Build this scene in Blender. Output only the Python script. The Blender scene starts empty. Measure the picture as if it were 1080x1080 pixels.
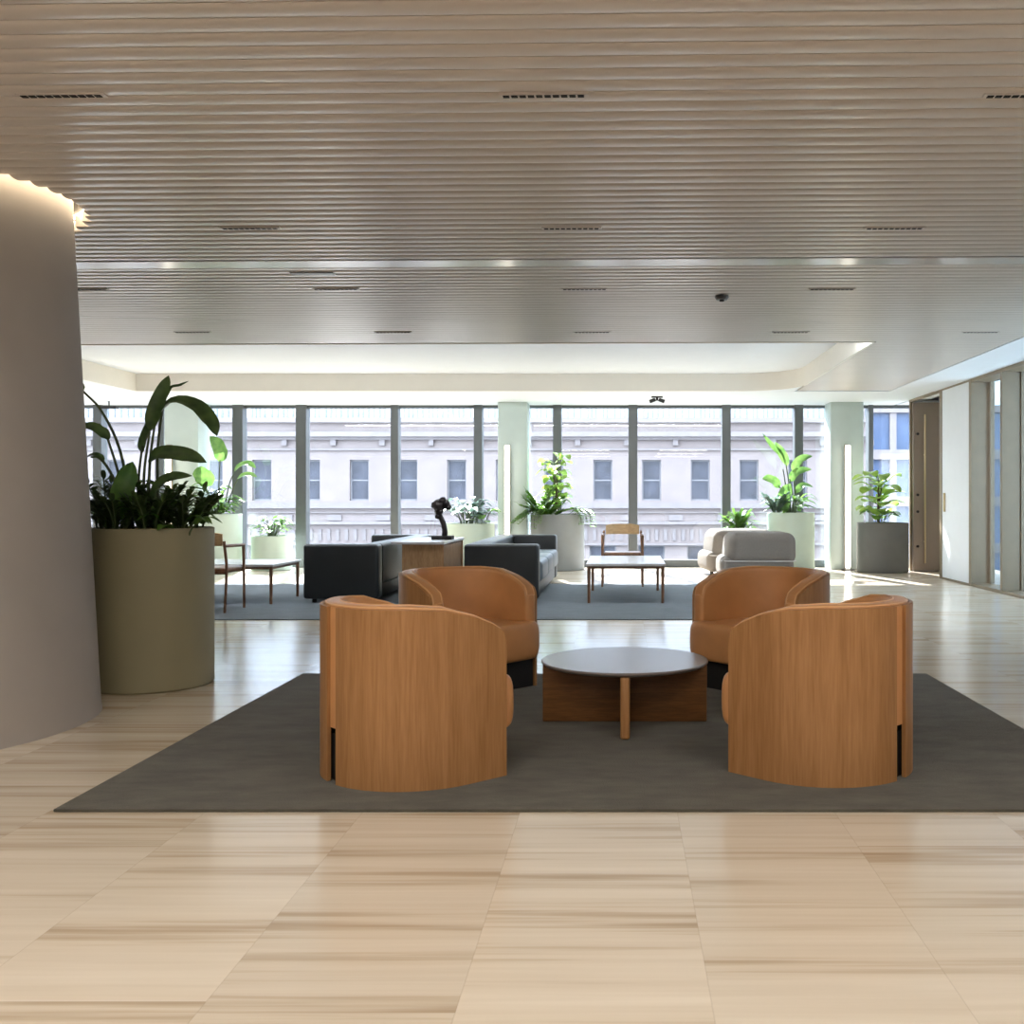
import bpy, bmesh, math, random
from mathutils import Vector, Matrix
random.seed(7)
sc = bpy.context.scene
col = sc.collection
PI = math.pi
F, CX, CY, EYE = 1050.0, 655.0, 527.0, 1.2

def P(px, py, Y):
    """world point seen at a photo pixel at depth Y"""
    return Vector(((px - CX) / F * Y, Y, EYE + (CY - py) / F * Y))

# ------------------------------------------------------------------ materials
def lin(c):
    c /= 255.0
    return c / 12.92 if c <= 0.04045 else ((c + 0.055) / 1.055) ** 2.4

def rgb(r, g, b):
    return (lin(r), lin(g), lin(b), 1.0)

def base_mat(name):
    m = bpy.data.materials.new(name)
    m.use_nodes = True
    nt = m.node_tree
    return m, nt, nt.nodes['Principled BSDF']

def ramp(nt, stops):
    n = nt.nodes.new('ShaderNodeValToRGB')
    e = n.color_ramp.elements
    while len(e) < len(stops):
        e.new(0.5)
    for k, (p, c) in enumerate(stops):
        e[k].position = p
        e[k].color = c
    return n

def scale_c(c, f):
    return (min(c[0] * f, 1), min(c[1] * f, 1), min(c[2] * f, 1), 1)

def mat(name, c, rough=0.5, metal=0.0, var=0.08, nscale=6.0, spec=0.5, bump=0.0, bscale=80.0, coat=0.0, stretch=(1, 1, 1)):
    m, nt, b = base_mat(name)
    L = nt.links.new
    tc = nt.nodes.new('ShaderNodeTexCoord')
    mp = nt.nodes.new('ShaderNodeMapping')
    mp.inputs['Scale'].default_value = stretch
    L(tc.outputs['Object'], mp.inputs['Vector'])
    no = nt.nodes.new('ShaderNodeTexNoise')
    no.inputs['Scale'].default_value = nscale
    no.inputs['Detail'].default_value = 5
    L(mp.outputs[0], no.inputs['Vector'])
    r = ramp(nt, [(0.3, scale_c(c, 1 - var)), (0.7, scale_c(c, 1 + var))])
    L(no.outputs['Fac'], r.inputs[0])
    L(r.outputs[0], b.inputs['Base Color'])
    b.inputs['Roughness'].default_value = rough
    b.inputs['Metallic'].default_value = metal
    b.inputs['Specular IOR Level'].default_value = spec
    b.inputs['Coat Weight'].default_value = coat
    if bump:
        n2 = nt.nodes.new('ShaderNodeTexNoise')
        n2.inputs['Scale'].default_value = bscale
        n2.inputs['Detail'].default_value = 4
        L(tc.outputs['Object'], n2.inputs['Vector'])
        bp = nt.nodes.new('ShaderNodeBump')
        bp.inputs['Strength'].default_value = bump
        bp.inputs['Distance'].default_value = 0.01
        L(n2.outputs['Fac'], bp.inputs['Height'])
        L(bp.outputs[0], b.inputs['Normal'])
    return m

def wood(name, dark, light, rough=0.45, stretch=(14, 14, 1.1), spec=0.4, cathedral=True):
    m, nt, b = base_mat(name)
    L = nt.links.new
    tc = nt.nodes.new('ShaderNodeTexCoord')
    mp = nt.nodes.new('ShaderNodeMapping')
    mp.inputs['Scale'].default_value = stretch
    L(tc.outputs['Object'], mp.inputs['Vector'])
    no = nt.nodes.new('ShaderNodeTexNoise')
    no.inputs['Scale'].default_value = 1.0
    no.inputs['Detail'].default_value = 3
    no.inputs['Distortion'].default_value = 0.4
    L(mp.outputs[0], no.inputs['Vector'])
    # growth rings: sine of the slow noise
    mu = nt.nodes.new('ShaderNodeMath'); mu.operation = 'MULTIPLY'; mu.inputs[1].default_value = 34 if cathedral else 10
    L(no.outputs['Fac'], mu.inputs[0])
    si = nt.nodes.new('ShaderNodeMath'); si.operation = 'SINE'
    L(mu.outputs[0], si.inputs[0])
    mp2 = nt.nodes.new('ShaderNodeMapping')
    mp2.inputs['Scale'].default_value = tuple(s * 14 for s in stretch)
    L(tc.outputs['Object'], mp2.inputs['Vector'])
    fi = nt.nodes.new('ShaderNodeTexNoise')
    fi.inputs['Scale'].default_value = 1.0
    fi.inputs['Detail'].default_value = 4
    L(mp2.outputs[0], fi.inputs['Vector'])
    a1 = nt.nodes.new('ShaderNodeMath'); a1.operation = 'MULTIPLY_ADD'
    a1.inputs[1].default_value = 0.11; a1.inputs[2].default_value = 0.0
    L(si.outputs[0], a1.inputs[0])
    a2 = nt.nodes.new('ShaderNodeMath'); a2.operation = 'ADD'
    L(a1.outputs[0], a2.inputs[0]); L(fi.outputs['Fac'], a2.inputs[1])
    r = ramp(nt, [(0.2, dark), (0.75, light)])
    L(a2.outputs[0], r.inputs[0])
    L(r.outputs[0], b.inputs['Base Color'])
    b.inputs['Roughness'].default_value = rough
    b.inputs['Specular IOR Level'].default_value = spec
    return m

def leaf_mat(name, c, c2, trans=0.45, rough=0.38):
    m, nt, b = base_mat(name)
    L = nt.links.new
    tc = nt.nodes.new('ShaderNodeTexCoord')
    no = nt.nodes.new('ShaderNodeTexNoise')
    no.inputs['Scale'].default_value = 9
    L(tc.outputs['Object'], no.inputs['Vector'])
    r = ramp(nt, [(0.35, c), (0.65, c2)])
    L(no.outputs['Fac'], r.inputs[0])
    L(r.outputs[0], b.inputs['Base Color'])
    b.inputs['Roughness'].default_value = rough
    tr = nt.nodes.new('ShaderNodeBsdfTranslucent')
    hs = nt.nodes.new('ShaderNodeHueSaturation')
    hs.inputs['Value'].default_value = 1.25
    hs.inputs['Hue'].default_value = 0.49
    L(r.outputs[0], hs.inputs['Color'])
    L(hs.outputs[0], tr.inputs['Color'])
    mx = nt.nodes.new('ShaderNodeMixShader')
    mx.inputs[0].default_value = trans
    L(b.outputs[0], mx.inputs[1]); L(tr.outputs[0], mx.inputs[2])
    L(mx.outputs[0], nt.nodes['Material Output'].inputs['Surface'])
    return m

def glass_mat(name, tint=(0.95, 0.97, 0.98, 1), refl=0.8):
    m, nt, b = base_mat(name)
    L = nt.links.new
    nt.nodes.remove(b)
    t = nt.nodes.new('ShaderNodeBsdfTransparent'); t.inputs[0].default_value = tint
    g = nt.nodes.new('ShaderNodeBsdfGlossy'); g.inputs['Roughness'].default_value = 0.0
    fr = nt.nodes.new('ShaderNodeLayerWeight'); fr.inputs['Blend'].default_value = 0.5
    po = nt.nodes.new('ShaderNodeMath'); po.operation = 'POWER'; po.inputs[1].default_value = 5.0
    L(fr.outputs['Facing'], po.inputs[0])
    mu = nt.nodes.new('ShaderNodeMath'); mu.operation = 'MULTIPLY_ADD'; mu.inputs[1].default_value = refl; mu.inputs[2].default_value = 0.04
    L(po.outputs[0], mu.inputs[0])
    mx = nt.nodes.new('ShaderNodeMixShader')
    L(mu.outputs[0], mx.inputs[0]); L(t.outputs[0], mx.inputs[1]); L(g.outputs[0], mx.inputs[2])
    L(mx.outputs[0], nt.nodes['Material Output'].inputs['Surface'])
    return m

def emit_mat(name, c, s):
    m, nt, b = base_mat(name)
    nt.nodes.remove(b)
    e = nt.nodes.new('ShaderNodeEmission')
    e.inputs[0].default_value = c
    e.inputs[1].default_value = s
    nt.links.new(e.outputs[0], nt.nodes['Material Output'].inputs['Surface'])
    return m

def floor_mat():
    m, nt, b = base_mat('travertine_floor')
    L = nt.links.new
    N = nt.nodes.new
    def math_n(op, a, bb=None, c=None):
        n = N('ShaderNodeMath'); n.operation = op
        for i, v in enumerate((a, bb, c)):
            if v is None: continue
            if isinstance(v, (int, float)): n.inputs[i].default_value = v
            else: L(v, n.inputs[i])
        return n.outputs[0]
    g = N('ShaderNodeNewGeometry')
    s = N('ShaderNodeSeparateXYZ'); L(g.outputs['Position'], s.inputs[0])
    x, y = s.outputs[0], s.outputs[1]
    W, LEN = 0.604, 1.21
    u = math_n('DIVIDE', math_n('SUBTRACT', x, 0.216), W)
    ci = math_n('FLOOR', u)
    wn = N('ShaderNodeTexWhiteNoise'); wn.noise_dimensions = '1D'; L(ci, wn.inputs['W'])
    v = math_n('ADD', math_n('DIVIDE', y, LEN), wn.outputs['Value'])
    ri = math_n('FLOOR', v)
    cmb = N('ShaderNodeCombineXYZ'); L(ci, cmb.inputs[0]); L(ri, cmb.inputs[1])
    w2 = N('ShaderNodeTexWhiteNoise'); w2.noise_dimensions = '2D'; L(cmb.outputs[0], w2.inputs['Vector'])
    rnd = w2.outputs['Value']
    def bands(sx, sy, detail):
        c = N('ShaderNodeCombineXYZ')
        L(math_n('MULTIPLY_ADD', x, sx, math_n('MULTIPLY', rnd, 37.0)), c.inputs[0])
        L(math_n('MULTIPLY', y, sy), c.inputs[1])
        L(math_n('MULTIPLY', rnd, 91.0), c.inputs[2])
        n = N('ShaderNodeTexNoise'); n.inputs['Scale'].default_value = 1; n.inputs['Detail'].default_value = detail
        n.inputs['Roughness'].default_value = 0.6
        L(c.outputs[0], n.inputs['Vector'])
        return n.outputs['Fac']
    b1 = bands(0.35, 7.0, 3)
    b2 = bands(0.9, 38.0, 4)
    mix = math_n('ADD', math_n('MULTIPLY', b1, 0.72), math_n('MULTIPLY', b2, 0.28))
    r = ramp(nt, [(0.29, rgb(160, 139, 113)), (0.39, rgb(188, 169, 145)), (0.48, rgb(210, 196, 176)), (0.66, rgb(221, 209, 191))])
    L(mix, r.inputs[0])
    hs = N('ShaderNodeHueSaturation')
    L(math_n('MULTIPLY_ADD', rnd, 0.08, 0.96), hs.inputs['Value'])
    L(r.outputs[0], hs.inputs['Color'])
    fu = math_n('ABSOLUTE', math_n('SUBTRACT', math_n('FRACT', u), 0.5))
    fv = math_n('ABSOLUTE', math_n('SUBTRACT', math_n('FRACT', v), 0.5))
    jt = math_n('MAXIMUM', math_n('GREATER_THAN', fu, 0.4968), math_n('GREATER_THAN', fv, 0.4984))
    mx = N('ShaderNodeMix'); mx.data_type = 'RGBA'
    L(math_n('MULTIPLY', jt, 0.14), mx.inputs['Factor'])
    L(hs.outputs[0], mx.inputs['A']); mx.inputs['B'].default_value = rgb(120, 98, 74)
    L(mx.outputs['Result'], b.inputs['Base Color'])
    b.inputs['Roughness'].default_value = 0.2
    L(math_n('MULTIPLY_ADD', b2, 0.14, 0.12), b.inputs['Roughness'])
    b.inputs['Specular IOR Level'].default_value = 0.65
    return m

def rug_mat(name, c, dark):
    m, nt, b = base_mat(name)
    L = nt.links.new
    tc = nt.nodes.new('ShaderNodeTexCoord')
    mp = nt.nodes.new('ShaderNodeMapping'); mp.inputs['Scale'].default_value = (1.3, 3.2, 1)
    L(tc.outputs['Object'], mp.inputs['Vector'])
    n1 = nt.nodes.new('ShaderNodeTexNoise'); n1.inputs['Scale'].default_value = 2.6; n1.inputs['Detail'].default_value = 8
    n1.inputs['Roughness'].default_value = 0.7
    L(mp.outputs[0], n1.inputs['Vector'])
    r = ramp(nt, [(0.3, dark), (0.72, c)])
    L(n1.outputs['Fac'], r.inputs[0])
    L(r.outputs[0], b.inputs['Base Color'])
    b.inputs['Roughness'].default_value = 0.95
    b.inputs['Specular IOR Level'].default_value = 0.15
    b.inputs['Sheen Weight'].default_value = 0.15
    n2 = nt.nodes.new('ShaderNodeTexNoise'); n2.inputs['Scale'].default_value = 160
    L(tc.outputs['Object'], n2.inputs['Vector'])
    bp = nt.nodes.new('ShaderNodeBump'); bp.inputs['Strength'].default_value = 0.6; bp.inputs['Distance'].default_value = 0.01
    L(n2.outputs['Fac'], bp.inputs['Height']); L(bp.outputs[0], b.inputs['Normal'])
    return m

M = {}
M['floor'] = floor_mat()
M['rug'] = rug_mat('taupe_rug', rgb(98, 94, 82), rgb(68, 64, 54))
M['rug_far'] = rug_mat('blue_grey_rug', rgb(118, 126, 132), rgb(98, 106, 112))
M['slat'] = mat('beige_slat', rgb(205, 196, 188), 0.3, var=0.03, nscale=2, spec=0.9)
M['plenum'] = mat('plenum_board', rgb(70, 62, 54), 0.9)
M['white'] = mat('white_plaster', rgb(232, 237, 243), 0.7, var=0.01)
M['panel'] = mat('white_panel', rgb(234, 238, 242), 0.45, var=0.01)
M['column'] = mat('grey_plaster', rgb(166, 158, 150), 0.75, var=0.06, nscale=1.6)
M['pillar'] = mat('pale_pillar', rgb(196, 208, 204), 0.6, var=0.02)
M['mullion'] = mat('grey_mullion', rgb(94, 97, 98), 0.4, 0.3, var=0.03)
M['bronze'] = mat('bronze_frame', rgb(134, 118, 96), 0.4, 0.1, var=0.05)
M['doorm'] = mat('brown_door', rgb(142, 127, 115), 0.45, 0.1, var=0.05, stretch=(1, 1, 0.2))
M['brass'] = mat('brushed_brass', rgb(196, 176, 140), 0.3, 0.8, var=0.04)
M['dark'] = mat('dark_metal', rgb(34, 34, 35), 0.5, 0.3, var=0.05)
M['black'] = mat('black_base', rgb(20, 18, 17), 0.7)
M['oak'] = wood('oak_veneer', rgb(147, 102, 59), rgb(171, 124, 78), stretch=(8, 8, .45))
M['oak_shaded'] = wood('oak_table_shaded', rgb(104, 68, 35), rgb(134, 90, 49), stretch=(1.2, 14, 14))  # darker oak: the shade under the table top is painted in
M['walnut'] = wood('walnut', rgb(92, 62, 42), rgb(136, 96, 68), stretch=(10, 10, 1.2))
M['consolewood'] = wood('console_wood', rgb(144, 106, 70), rgb(176, 138, 98), stretch=(10, 10, 1.2))
M['tan'] = wood('tan_wood', rgb(176, 140, 96), rgb(206, 172, 126), stretch=(1.5, 12, 12))
M['tabletop'] = mat('table_top_satin', rgb(124, 114, 110), 0.28, var=0.03, nscale=3, spec=0.7)
M['leather'] = mat('tan_leather', rgb(202, 145, 93), 0.36, var=0.09, nscale=5, spec=0.5, bump=0.12, bscale=220)
M['piping'] = mat('tan_piping', rgb(222, 172, 122), 0.4, var=0.04)
M['blackleather'] = mat('black_leather', rgb(27, 31, 33), 0.42, var=0.1, bump=0.1, bscale=150)
M['greyleather'] = mat('grey_leather', rgb(88, 97, 104), 0.45, var=0.06)
M['boucle'] = mat('grey_boucle', rgb(124, 117, 110), 0.95, var=0.06, nscale=60, spec=0.2, bump=0.5, bscale=180)
M['marble'] = mat('white_stone', rgb(206, 202, 200), 0.22, var=0.05, nscale=5)
M['olive'] = mat('olive_planter', rgb(146, 138, 108), 0.6, var=0.02, nscale=2)
M['palegreen'] = mat('pale_green_planter', rgb(190, 204, 190), 0.6, var=0.02)
M['greypot'] = mat('grey_planter', rgb(136, 138, 138), 0.55, var=0.04)
M['darkpot'] = mat('dark_grey_planter', rgb(98, 98, 94), 0.5, 0.15, var=0.05)
M['soil'] = mat('soil', rgb(62, 46, 34), 0.95, var=0.4, nscale=40, bump=0.8, bscale=60)
M['leafdark'] = leaf_mat('dark_leaf', rgb(50, 72, 38), rgb(80, 104, 56), 0.4)
M['leafmid'] = leaf_mat('mid_leaf', rgb(70, 112, 46), rgb(104, 144, 62), 0.45)
M['leaflight'] = leaf_mat('light_leaf', rgb(78, 122, 58), rgb(116, 154, 80), 0.33)
M['leaflime_sunlit'] = leaf_mat('sunlit_lime_leaf', rgb(118, 156, 66), rgb(160, 190, 92), 0.4)  # sunlight put into the colour: a brighter copy of the light leaf
M['leafblue'] = leaf_mat('blue_leaf', rgb(66, 92, 80), rgb(128, 150, 140), 0.25)
M['stalk'] = mat('green_stalk', rgb(70, 84, 50), 0.5, var=0.15)
M['bark'] = mat('bark', rgb(92, 76, 58), 0.8, var=0.2, nscale=30)
M['bronzeart'] = mat('dark_bronze', rgb(44, 38, 38), 0.35, 0.7, var=0.2, nscale=20)
M['glass'] = glass_mat('clear_glass')
M['glassr'] = glass_mat('partition_glass', (0.62, 0.68, 0.70, 1), 1.0)
M['tube'] = emit_mat('lamp_tube', (1.0, 0.93, 0.80, 1), 7.0)
M['cove'] = emit_mat('cove_led', (1.0, 0.84, 0.60, 1), 26.0)
M['diffuser'] = emit_mat('ceiling_diffuser', (1.0, 0.88, 0.74, 1), 5.0)
M['stone'] = mat('facade_stone', rgb(116, 106, 104), 0.9, var=0.08, nscale=1.2)
M['stone2'] = mat('facade_trim', rgb(112, 105, 105), 0.9, var=0.08, nscale=3)
M['pane'] = mat('facade_pane', rgb(56, 57, 66), 0.4, var=0.35, nscale=1.5, spec=0.25)
M['sash'] = mat('facade_sash', rgb(104, 102, 106), 0.6)
M['baluster'] = mat('baluster', rgb(104, 110, 118), 0.8, var=0.2)
M['towerglass'] = mat('tower_glass', rgb(66, 80, 104), 0.1, var=0.2, nscale=0.6)
M['asphalt'] = mat('street', rgb(96, 95, 94), 0.9)

# ------------------------------------------------------------------ mesh helpers
def obj(name, bm, m, parent=None, smooth=None, kind=None):
    bmesh.ops.recalc_face_normals(bm, faces=bm.faces[:])
    me = bpy.data.meshes.new(name)
    bm.to_mesh(me); bm.free()
    me.materials.append(m)
    if smooth is not None:
        me.polygons.foreach_set('use_smooth', [True] * len(me.polygons))
        me.set_sharp_from_angle(angle=math.radians(smooth))
    o = bpy.data.objects.new(name, me)
    col.objects.link(o)
    if parent is not None: o.parent = parent
    if kind: o['kind'] = kind
    return o

def struct(name, bm, m, parent=None, smooth=None):
    return obj(name, bm, m, parent, smooth, None if parent else 'structure')

def tag(o, label, cat, group=None):
    o['label'] = label; o['category'] = cat
    if group: o['group'] = group
    return o

def thing(name, label, cat, loc=(0, 0, 0), rz=0.0, group=None):
    o = bpy.data.objects.new(name, None)
    o.empty_display_size = 0.2
    col.objects.link(o)
    o.location = loc; o.rotation_euler = (0, 0, rz)
    return tag(o, label, cat, group)

def dup(root, loc, rz, label):
    r = root.copy(); col.objects.link(r)
    r.location = loc; r.rotation_euler = (0, 0, rz); r['label'] = label
    for ch in list(root.children):
        c = ch.copy(); col.objects.link(c); c.parent = r
        for g in list(ch.children):
            d = g.copy(); col.objects.link(d); d.parent = c
    return r

def BM(): return bmesh.new()

def box(bm, x0, x1, y0, y1, z0, z1, r=0.0, seg=2, xf=None):
    t = bmesh.new()
    bmesh.ops.create_cube(t, size=1.0)
    for v in t.verts:
        v.co = Vector((x0 + (v.co.x + .5) * (x1 - x0), y0 + (v.co.y + .5) * (y1 - y0), z0 + (v.co.z + .5) * (z1 - z0)))
    if r > 0:
        r = min(r, 0.49 * min(abs(x1 - x0), abs(y1 - y0), abs(z1 - z0)))
        bmesh.ops.bevel(t, geom=t.edges[:], offset=r, segments=seg, profile=0.5, affect='EDGES')
    join(bm, t, xf)

def join(bm, t, xf=None):
    mp = {}
    for v in t.verts:
        mp[v.index if False else v] = bm.verts.new(xf @ v.co if xf else v.co)
    for f in t.faces:
        bm.faces.new([mp[v] for v in f.verts])
    t.free()

def lathe(bm, prof, seg=48, c=(0, 0, 0)):
    """prof: list of (r, z); ends with r==0 close to a pole"""
    rings = []
    for r, z in prof:
        if r < 1e-6:
            rings.append([bm.verts.new((c[0], c[1], c[2] + z))])
        else:
            rings.append([bm.verts.new((c[0] + r * math.cos(2 * PI * k / seg), c[1] + r * math.sin(2 * PI * k / seg), c[2] + z)) for k in range(seg)])
    for a, b in zip(rings, rings[1:]):
        for k in range(seg):
            k2 = (k + 1) % seg
            if len(a) == 1 and len(b) == 1: continue
            if len(a) == 1: bm.faces.new((a[0], b[k], b[k2]))
            elif len(b) == 1: bm.faces.new((a[k], a[k2], b[0]))
            else: bm.faces.new((a[k], a[k2], b[k2], b[k]))

def smoothpts(pts, n):
    pts = [Vector(p) for p in pts]
    if len(pts) == 2:
        return [pts[0].lerp(pts[1], k / n) for k in range(n + 1)]
    ext = [2 * pts[0] - pts[1]] + pts + [2 * pts[-1] - pts[-2]]
    out = []
    m = len(pts) - 1
    for k in range(n + 1):
        t = k / n * m
        i = min(int(t), m - 1); f = t - i
        p0, p1, p2, p3 = ext[i:i + 4]
        out.append(0.5 * ((2 * p1) + (p2 - p0) * f + (2 * p0 - 5 * p1 + 4 * p2 - p3) * f * f + (3 * p1 - p0 - 3 * p2 + p3) * f ** 3))
    return out

def tube(bm, pts, r, n=None, seg=8, r2=None):
    pts = smoothpts(pts, n) if n else [Vector(p) for p in pts]
    rings = []
    prev = None
    for i, p in enumerate(pts):
        a = pts[max(i - 1, 0)]; b = pts[min(i + 1, len(pts) - 1)]
        t = (b - a).normalized()
        ref = prev if prev is not None else (Vector((0, 0, 1)) if abs(t.z) < .9 else Vector((1, 0, 0)))
        s = (ref - t * ref.dot(t)).normalized()
        prev = s
        q = t.cross(s)
        rr = r if r2 is None else r + (r2 - r) * i / (len(pts) - 1)
        rings.append([bm.verts.new(p + rr * (s * math.cos(2 * PI * k / seg) + q * math.sin(2 * PI * k / seg))) for k in range(seg)])
    for a, b in zip(rings, rings[1:]):
        for k in range(seg):
            bm.faces.new((a[k], a[(k + 1) % seg], b[(k + 1) % seg], b[k]))
    bm.faces.new(rings[0]); bm.faces.new(rings[-1][::-1])

PROF = {
    'lance': lambda t: max(0.0, math.sin(PI * t ** 0.8)) ** 0.75,
    'paddle': lambda t: (min(1, t / 0.18) ** 0.6) * (1 - max(0, (t - 0.5) / 0.5) ** 2.4) ** 0.9 if t < 1 else 0.0,
    'obov': lambda t: max(0.0, math.sin(PI * t ** 1.35)) ** 0.7,
}
def leaf(bm, pts, width, up=(0, 0, 1), fold=0.3, prof='lance', n=8):
    c = smoothpts(pts, n)
    up = Vector(up)
    rows = []
    for i, p in enumerate(c):
        t = (c[min(i + 1, n)] - c[max(i - 1, 0)]).normalized()
        s = t.cross(up)
        if s.length < 0.15: s = t.cross(Vector((0.6, 0.7, 0.3)))
        s.normalize()
        nn = s.cross(t)
        w = max(0.5 * width * PROF[prof](i / n), 0.0012)
        rip = 1 + 0.06 * math.sin(i * 2.1)
        rows.append([bm.verts.new(p + s * w * rip + nn * fold * w), bm.verts.new(p + s * w * .5 + nn * fold * w * .42), bm.verts.new(p),
                     bm.verts.new(p - s * w * .5 + nn * fold * w * .42), bm.verts.new(p - s * w + nn * fold * w)])
    for a, b in zip(rows, rows[1:]):
        for k in range(4):
            bm.faces.new((a[k], a[k + 1], b[k + 1], b[k]))

R = random.Random(11)
def rv(a, b): return R.uniform(a, b)

def zz_plant(bl, bs, base, n, h, spread, ll, lw):
    """arching stems carrying paired leaflets"""
    base = Vector(base)
    for k in range(n):
        a = 2 * PI * k / n + rv(-.4, .4)
        d = Vector((math.cos(a), math.sin(a), 0))
        hh = h * rv(.65, 1.05); sp = spread * rv(.4, 1.0)
        b0 = base + d * rv(.01, .06)
        pts = [b0, b0 + d * sp * .35 + Vector((0, 0, hh * .6)), b0 + d * sp + Vector((0, 0, hh))]
        tube(bs, pts, 0.008, 6, 5, 0.004)
        c = smoothpts(pts, 16)
        for i in range(4, 17):
            t = (c[i] - c[i - 1]).normalized()
            s = t.cross(Vector((0, 0, 1)))
            if s.length < .1: s = Vector((1, 0, 0))
            s.normalize()
            for sg in ((-1, 1) if i < 16 else (0,)):
                dr = (s * sg * .85 + t * .6 + Vector((0, 0, rv(-.1, .25)))).normalized()
                l = ll * rv(.8, 1.15)
                leaf(bl, [c[i], c[i] + dr * l * .5 + Vector((0, 0, .01)), c[i] + dr * l - Vector((0, 0, .01))], lw, fold=.2, n=4)

def bush(bl, bs, base, n, h, spread, ll, lw, prof='lance'):
    """upright stalks each with one arching leaf"""
    base = Vector(base)
    for k in range(n):
        a = 2 * PI * k / n * 2.39996 + rv(-.3, .3)
        d = Vector((math.cos(a), math.sin(a), 0))
        q = (k + 1) / n
        hh = h * rv(.35, 1.0); sp = spread * rv(.35, 1.0)
        b0 = base + d * rv(.0, .08)
        e = b0 + d * sp * .55 + Vector((0, 0, hh * .72))
        tube(bs, [b0, b0 + d * sp * .2 + Vector((0, 0, hh * .45)), e], 0.007, 5, 5, 0.004)
        l = ll * rv(.75, 1.1)
        dz = rv(-.15, .75)
        leaf(bl, [e, e + (d * .8 + Vector((0, 0, dz))).normalized() * l * .5, e + (d + Vector((0, 0, dz * .3 - .15))).normalized() * l], lw * rv(.8, 1.1), fold=.22, prof=prof, n=6)

def fiddle(t, bl, bs, base, h, spread, n, ll, lw, trunks=2):
    base = Vector(base)
    for t_ in range(trunks):
        a0 = rv(0, 6.28)
        lean = Vector((math.cos(a0), math.sin(a0), 0)) * spread * .35
        pts = [base + lean * .2, base + lean * .5 + Vector((rv(-.03, .03), rv(-.03, .03), h * .5)), base + lean + Vector((0, 0, h * rv(.88, 1.0)))]
        bt = BM(); tube(bt, pts, 0.018, 8, 8, 0.008); obj('trunk', bt, M['bark'], t, 60)
        c = smoothpts(pts, 40)
        for k in range(n):
            i = int(8 + 32 * (k / max(n - 1, 1)))
            a = k * 2.39996 + t_
            d = Vector((math.cos(a), math.sin(a), rv(.1, .7))).normalized()
            l = ll * rv(.7, 1.1)
            s0 = c[i]; e0 = s0 + d * l * .22
            tube(bs, [s0, e0], 0.005, seg=5)
            leaf(bl, [e0, e0 + d * l * .5 + Vector((0, 0, .02)), e0 + d * l - Vector((0, 0, rv(.02, .14)))], lw * rv(.8, 1.1), fold=.18, prof='obov', n=7)

def pot_parts(root, r, h, m, base_r=None, rim=0.02, soil=0.07):
    br = base_r or r
    bm = BM()
    lathe(bm, [(0, 0), (br - .012, 0), (br, .012), (r, h - .006), (r - .006, h), (r - rim + .004, h), (r - rim, h - .006), (r - rim, h - soil - .05), (0, h - soil - .05)], 72)
    obj('planter_pot', bm, m, root, 35)
    bm = BM()
    lathe(bm, [(0, h - soil + .02), (r * .5, h - soil + .012), (r - rim - .001, h - soil), (r - rim - .001, h - soil - .04), (0, h - soil - .04)], 40)
    obj('soil', bm, M['soil'], root, 60)

# ------------------------------------------------------------------ camera
cd = bpy.data.cameras.new('camera')
cam = bpy.data.objects.new('camera', cd)
col.objects.link(cam)
cam.location = (0, 0, EYE)
cam.rotation_euler = (PI / 2, 0, 0)
cd.sensor_width = 36; cd.lens = 36 * F / 1080
cd.shift_x = -(CX - 540) / 1080
cd.shift_y = -(540 - CY) / 1080
cd.clip_start = 0.05; cd.clip_end = 400
sc.camera = cam

# ------------------------------------------------------------------ room shell
H = 2.88
XL, XR, YN, YW = -10.5, 4.86, -5.0, 17.75
TH = 0.022                      # the ceiling battens run a touch askew to the floor grid
bm = BM(); box(bm, XL, 6.4, YN, YW + .15, -.2, 0)
struct('floor', bm, M['floor'])

CC = Vector((-3.98, 5.25))      # foot of the leaning, tapering round column
CT = Vector((-3.90, 5.60))      # its head
HOLE = .81
RX0, RX1, RY0, RY1 = -7.5, 2.69, 10.72, 15.4   # ceiling recess

# slats
bm = BM()
pitch, sw, sh = 0.109, 0.099, 0.075
def slat_prof():
    pr = [(-sw / 2, sh), (-sw / 2, .012)]
    for k in range(7):
        a = PI * (1 - k / 6)
        pr.append((math.cos(a) * (sw / 2), .012 - .012 * math.sin(a) ** 0.8 if 0 < k < 6 else .010))
    pr += [(sw / 2, .012), (sw / 2, sh)]
    return pr
SP = slat_prof()
def add_slat(x0, x1, y):
    a = [bm.verts.new((x0, y + dy - TH * x0, H + dz)) for dy, dz in SP]
    b = [bm.verts.new((x1, y + dy - TH * x1, H + dz)) for dy, dz in SP]
    for k in range(len(SP) - 1):
        bm.faces.new((a[k], a[k + 1], b[k + 1], b[k]))
    bm.faces.new(a); bm.faces.new(b[::-1])
BAND = (7.0, 7.15)
yy = -1.5
XS0, XS1 = XL, 4.15
while yy < 15.47:
    if BAND[0] < yy < BAND[1]:
        yy += pitch; continue
    segs = [(XS0, XS1)]
    yc = yy - TH * CT.x                   # the batten's y at the column
    dy = yc - CT.y
    if abs(dy) < HOLE:
        w = math.sqrt(HOLE ** 2 - dy ** 2)
        segs = [(XS0, CT.x - w), (CT.x + w, XS1)]
    if yy > RY0 - .05:
        segs = [(RX1 + .03, XS1)]
    for s in segs: add_slat(s[0], s[1], yy)
    yy += pitch
struct('ceiling', bm, M['slat'], None, 40)
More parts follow.
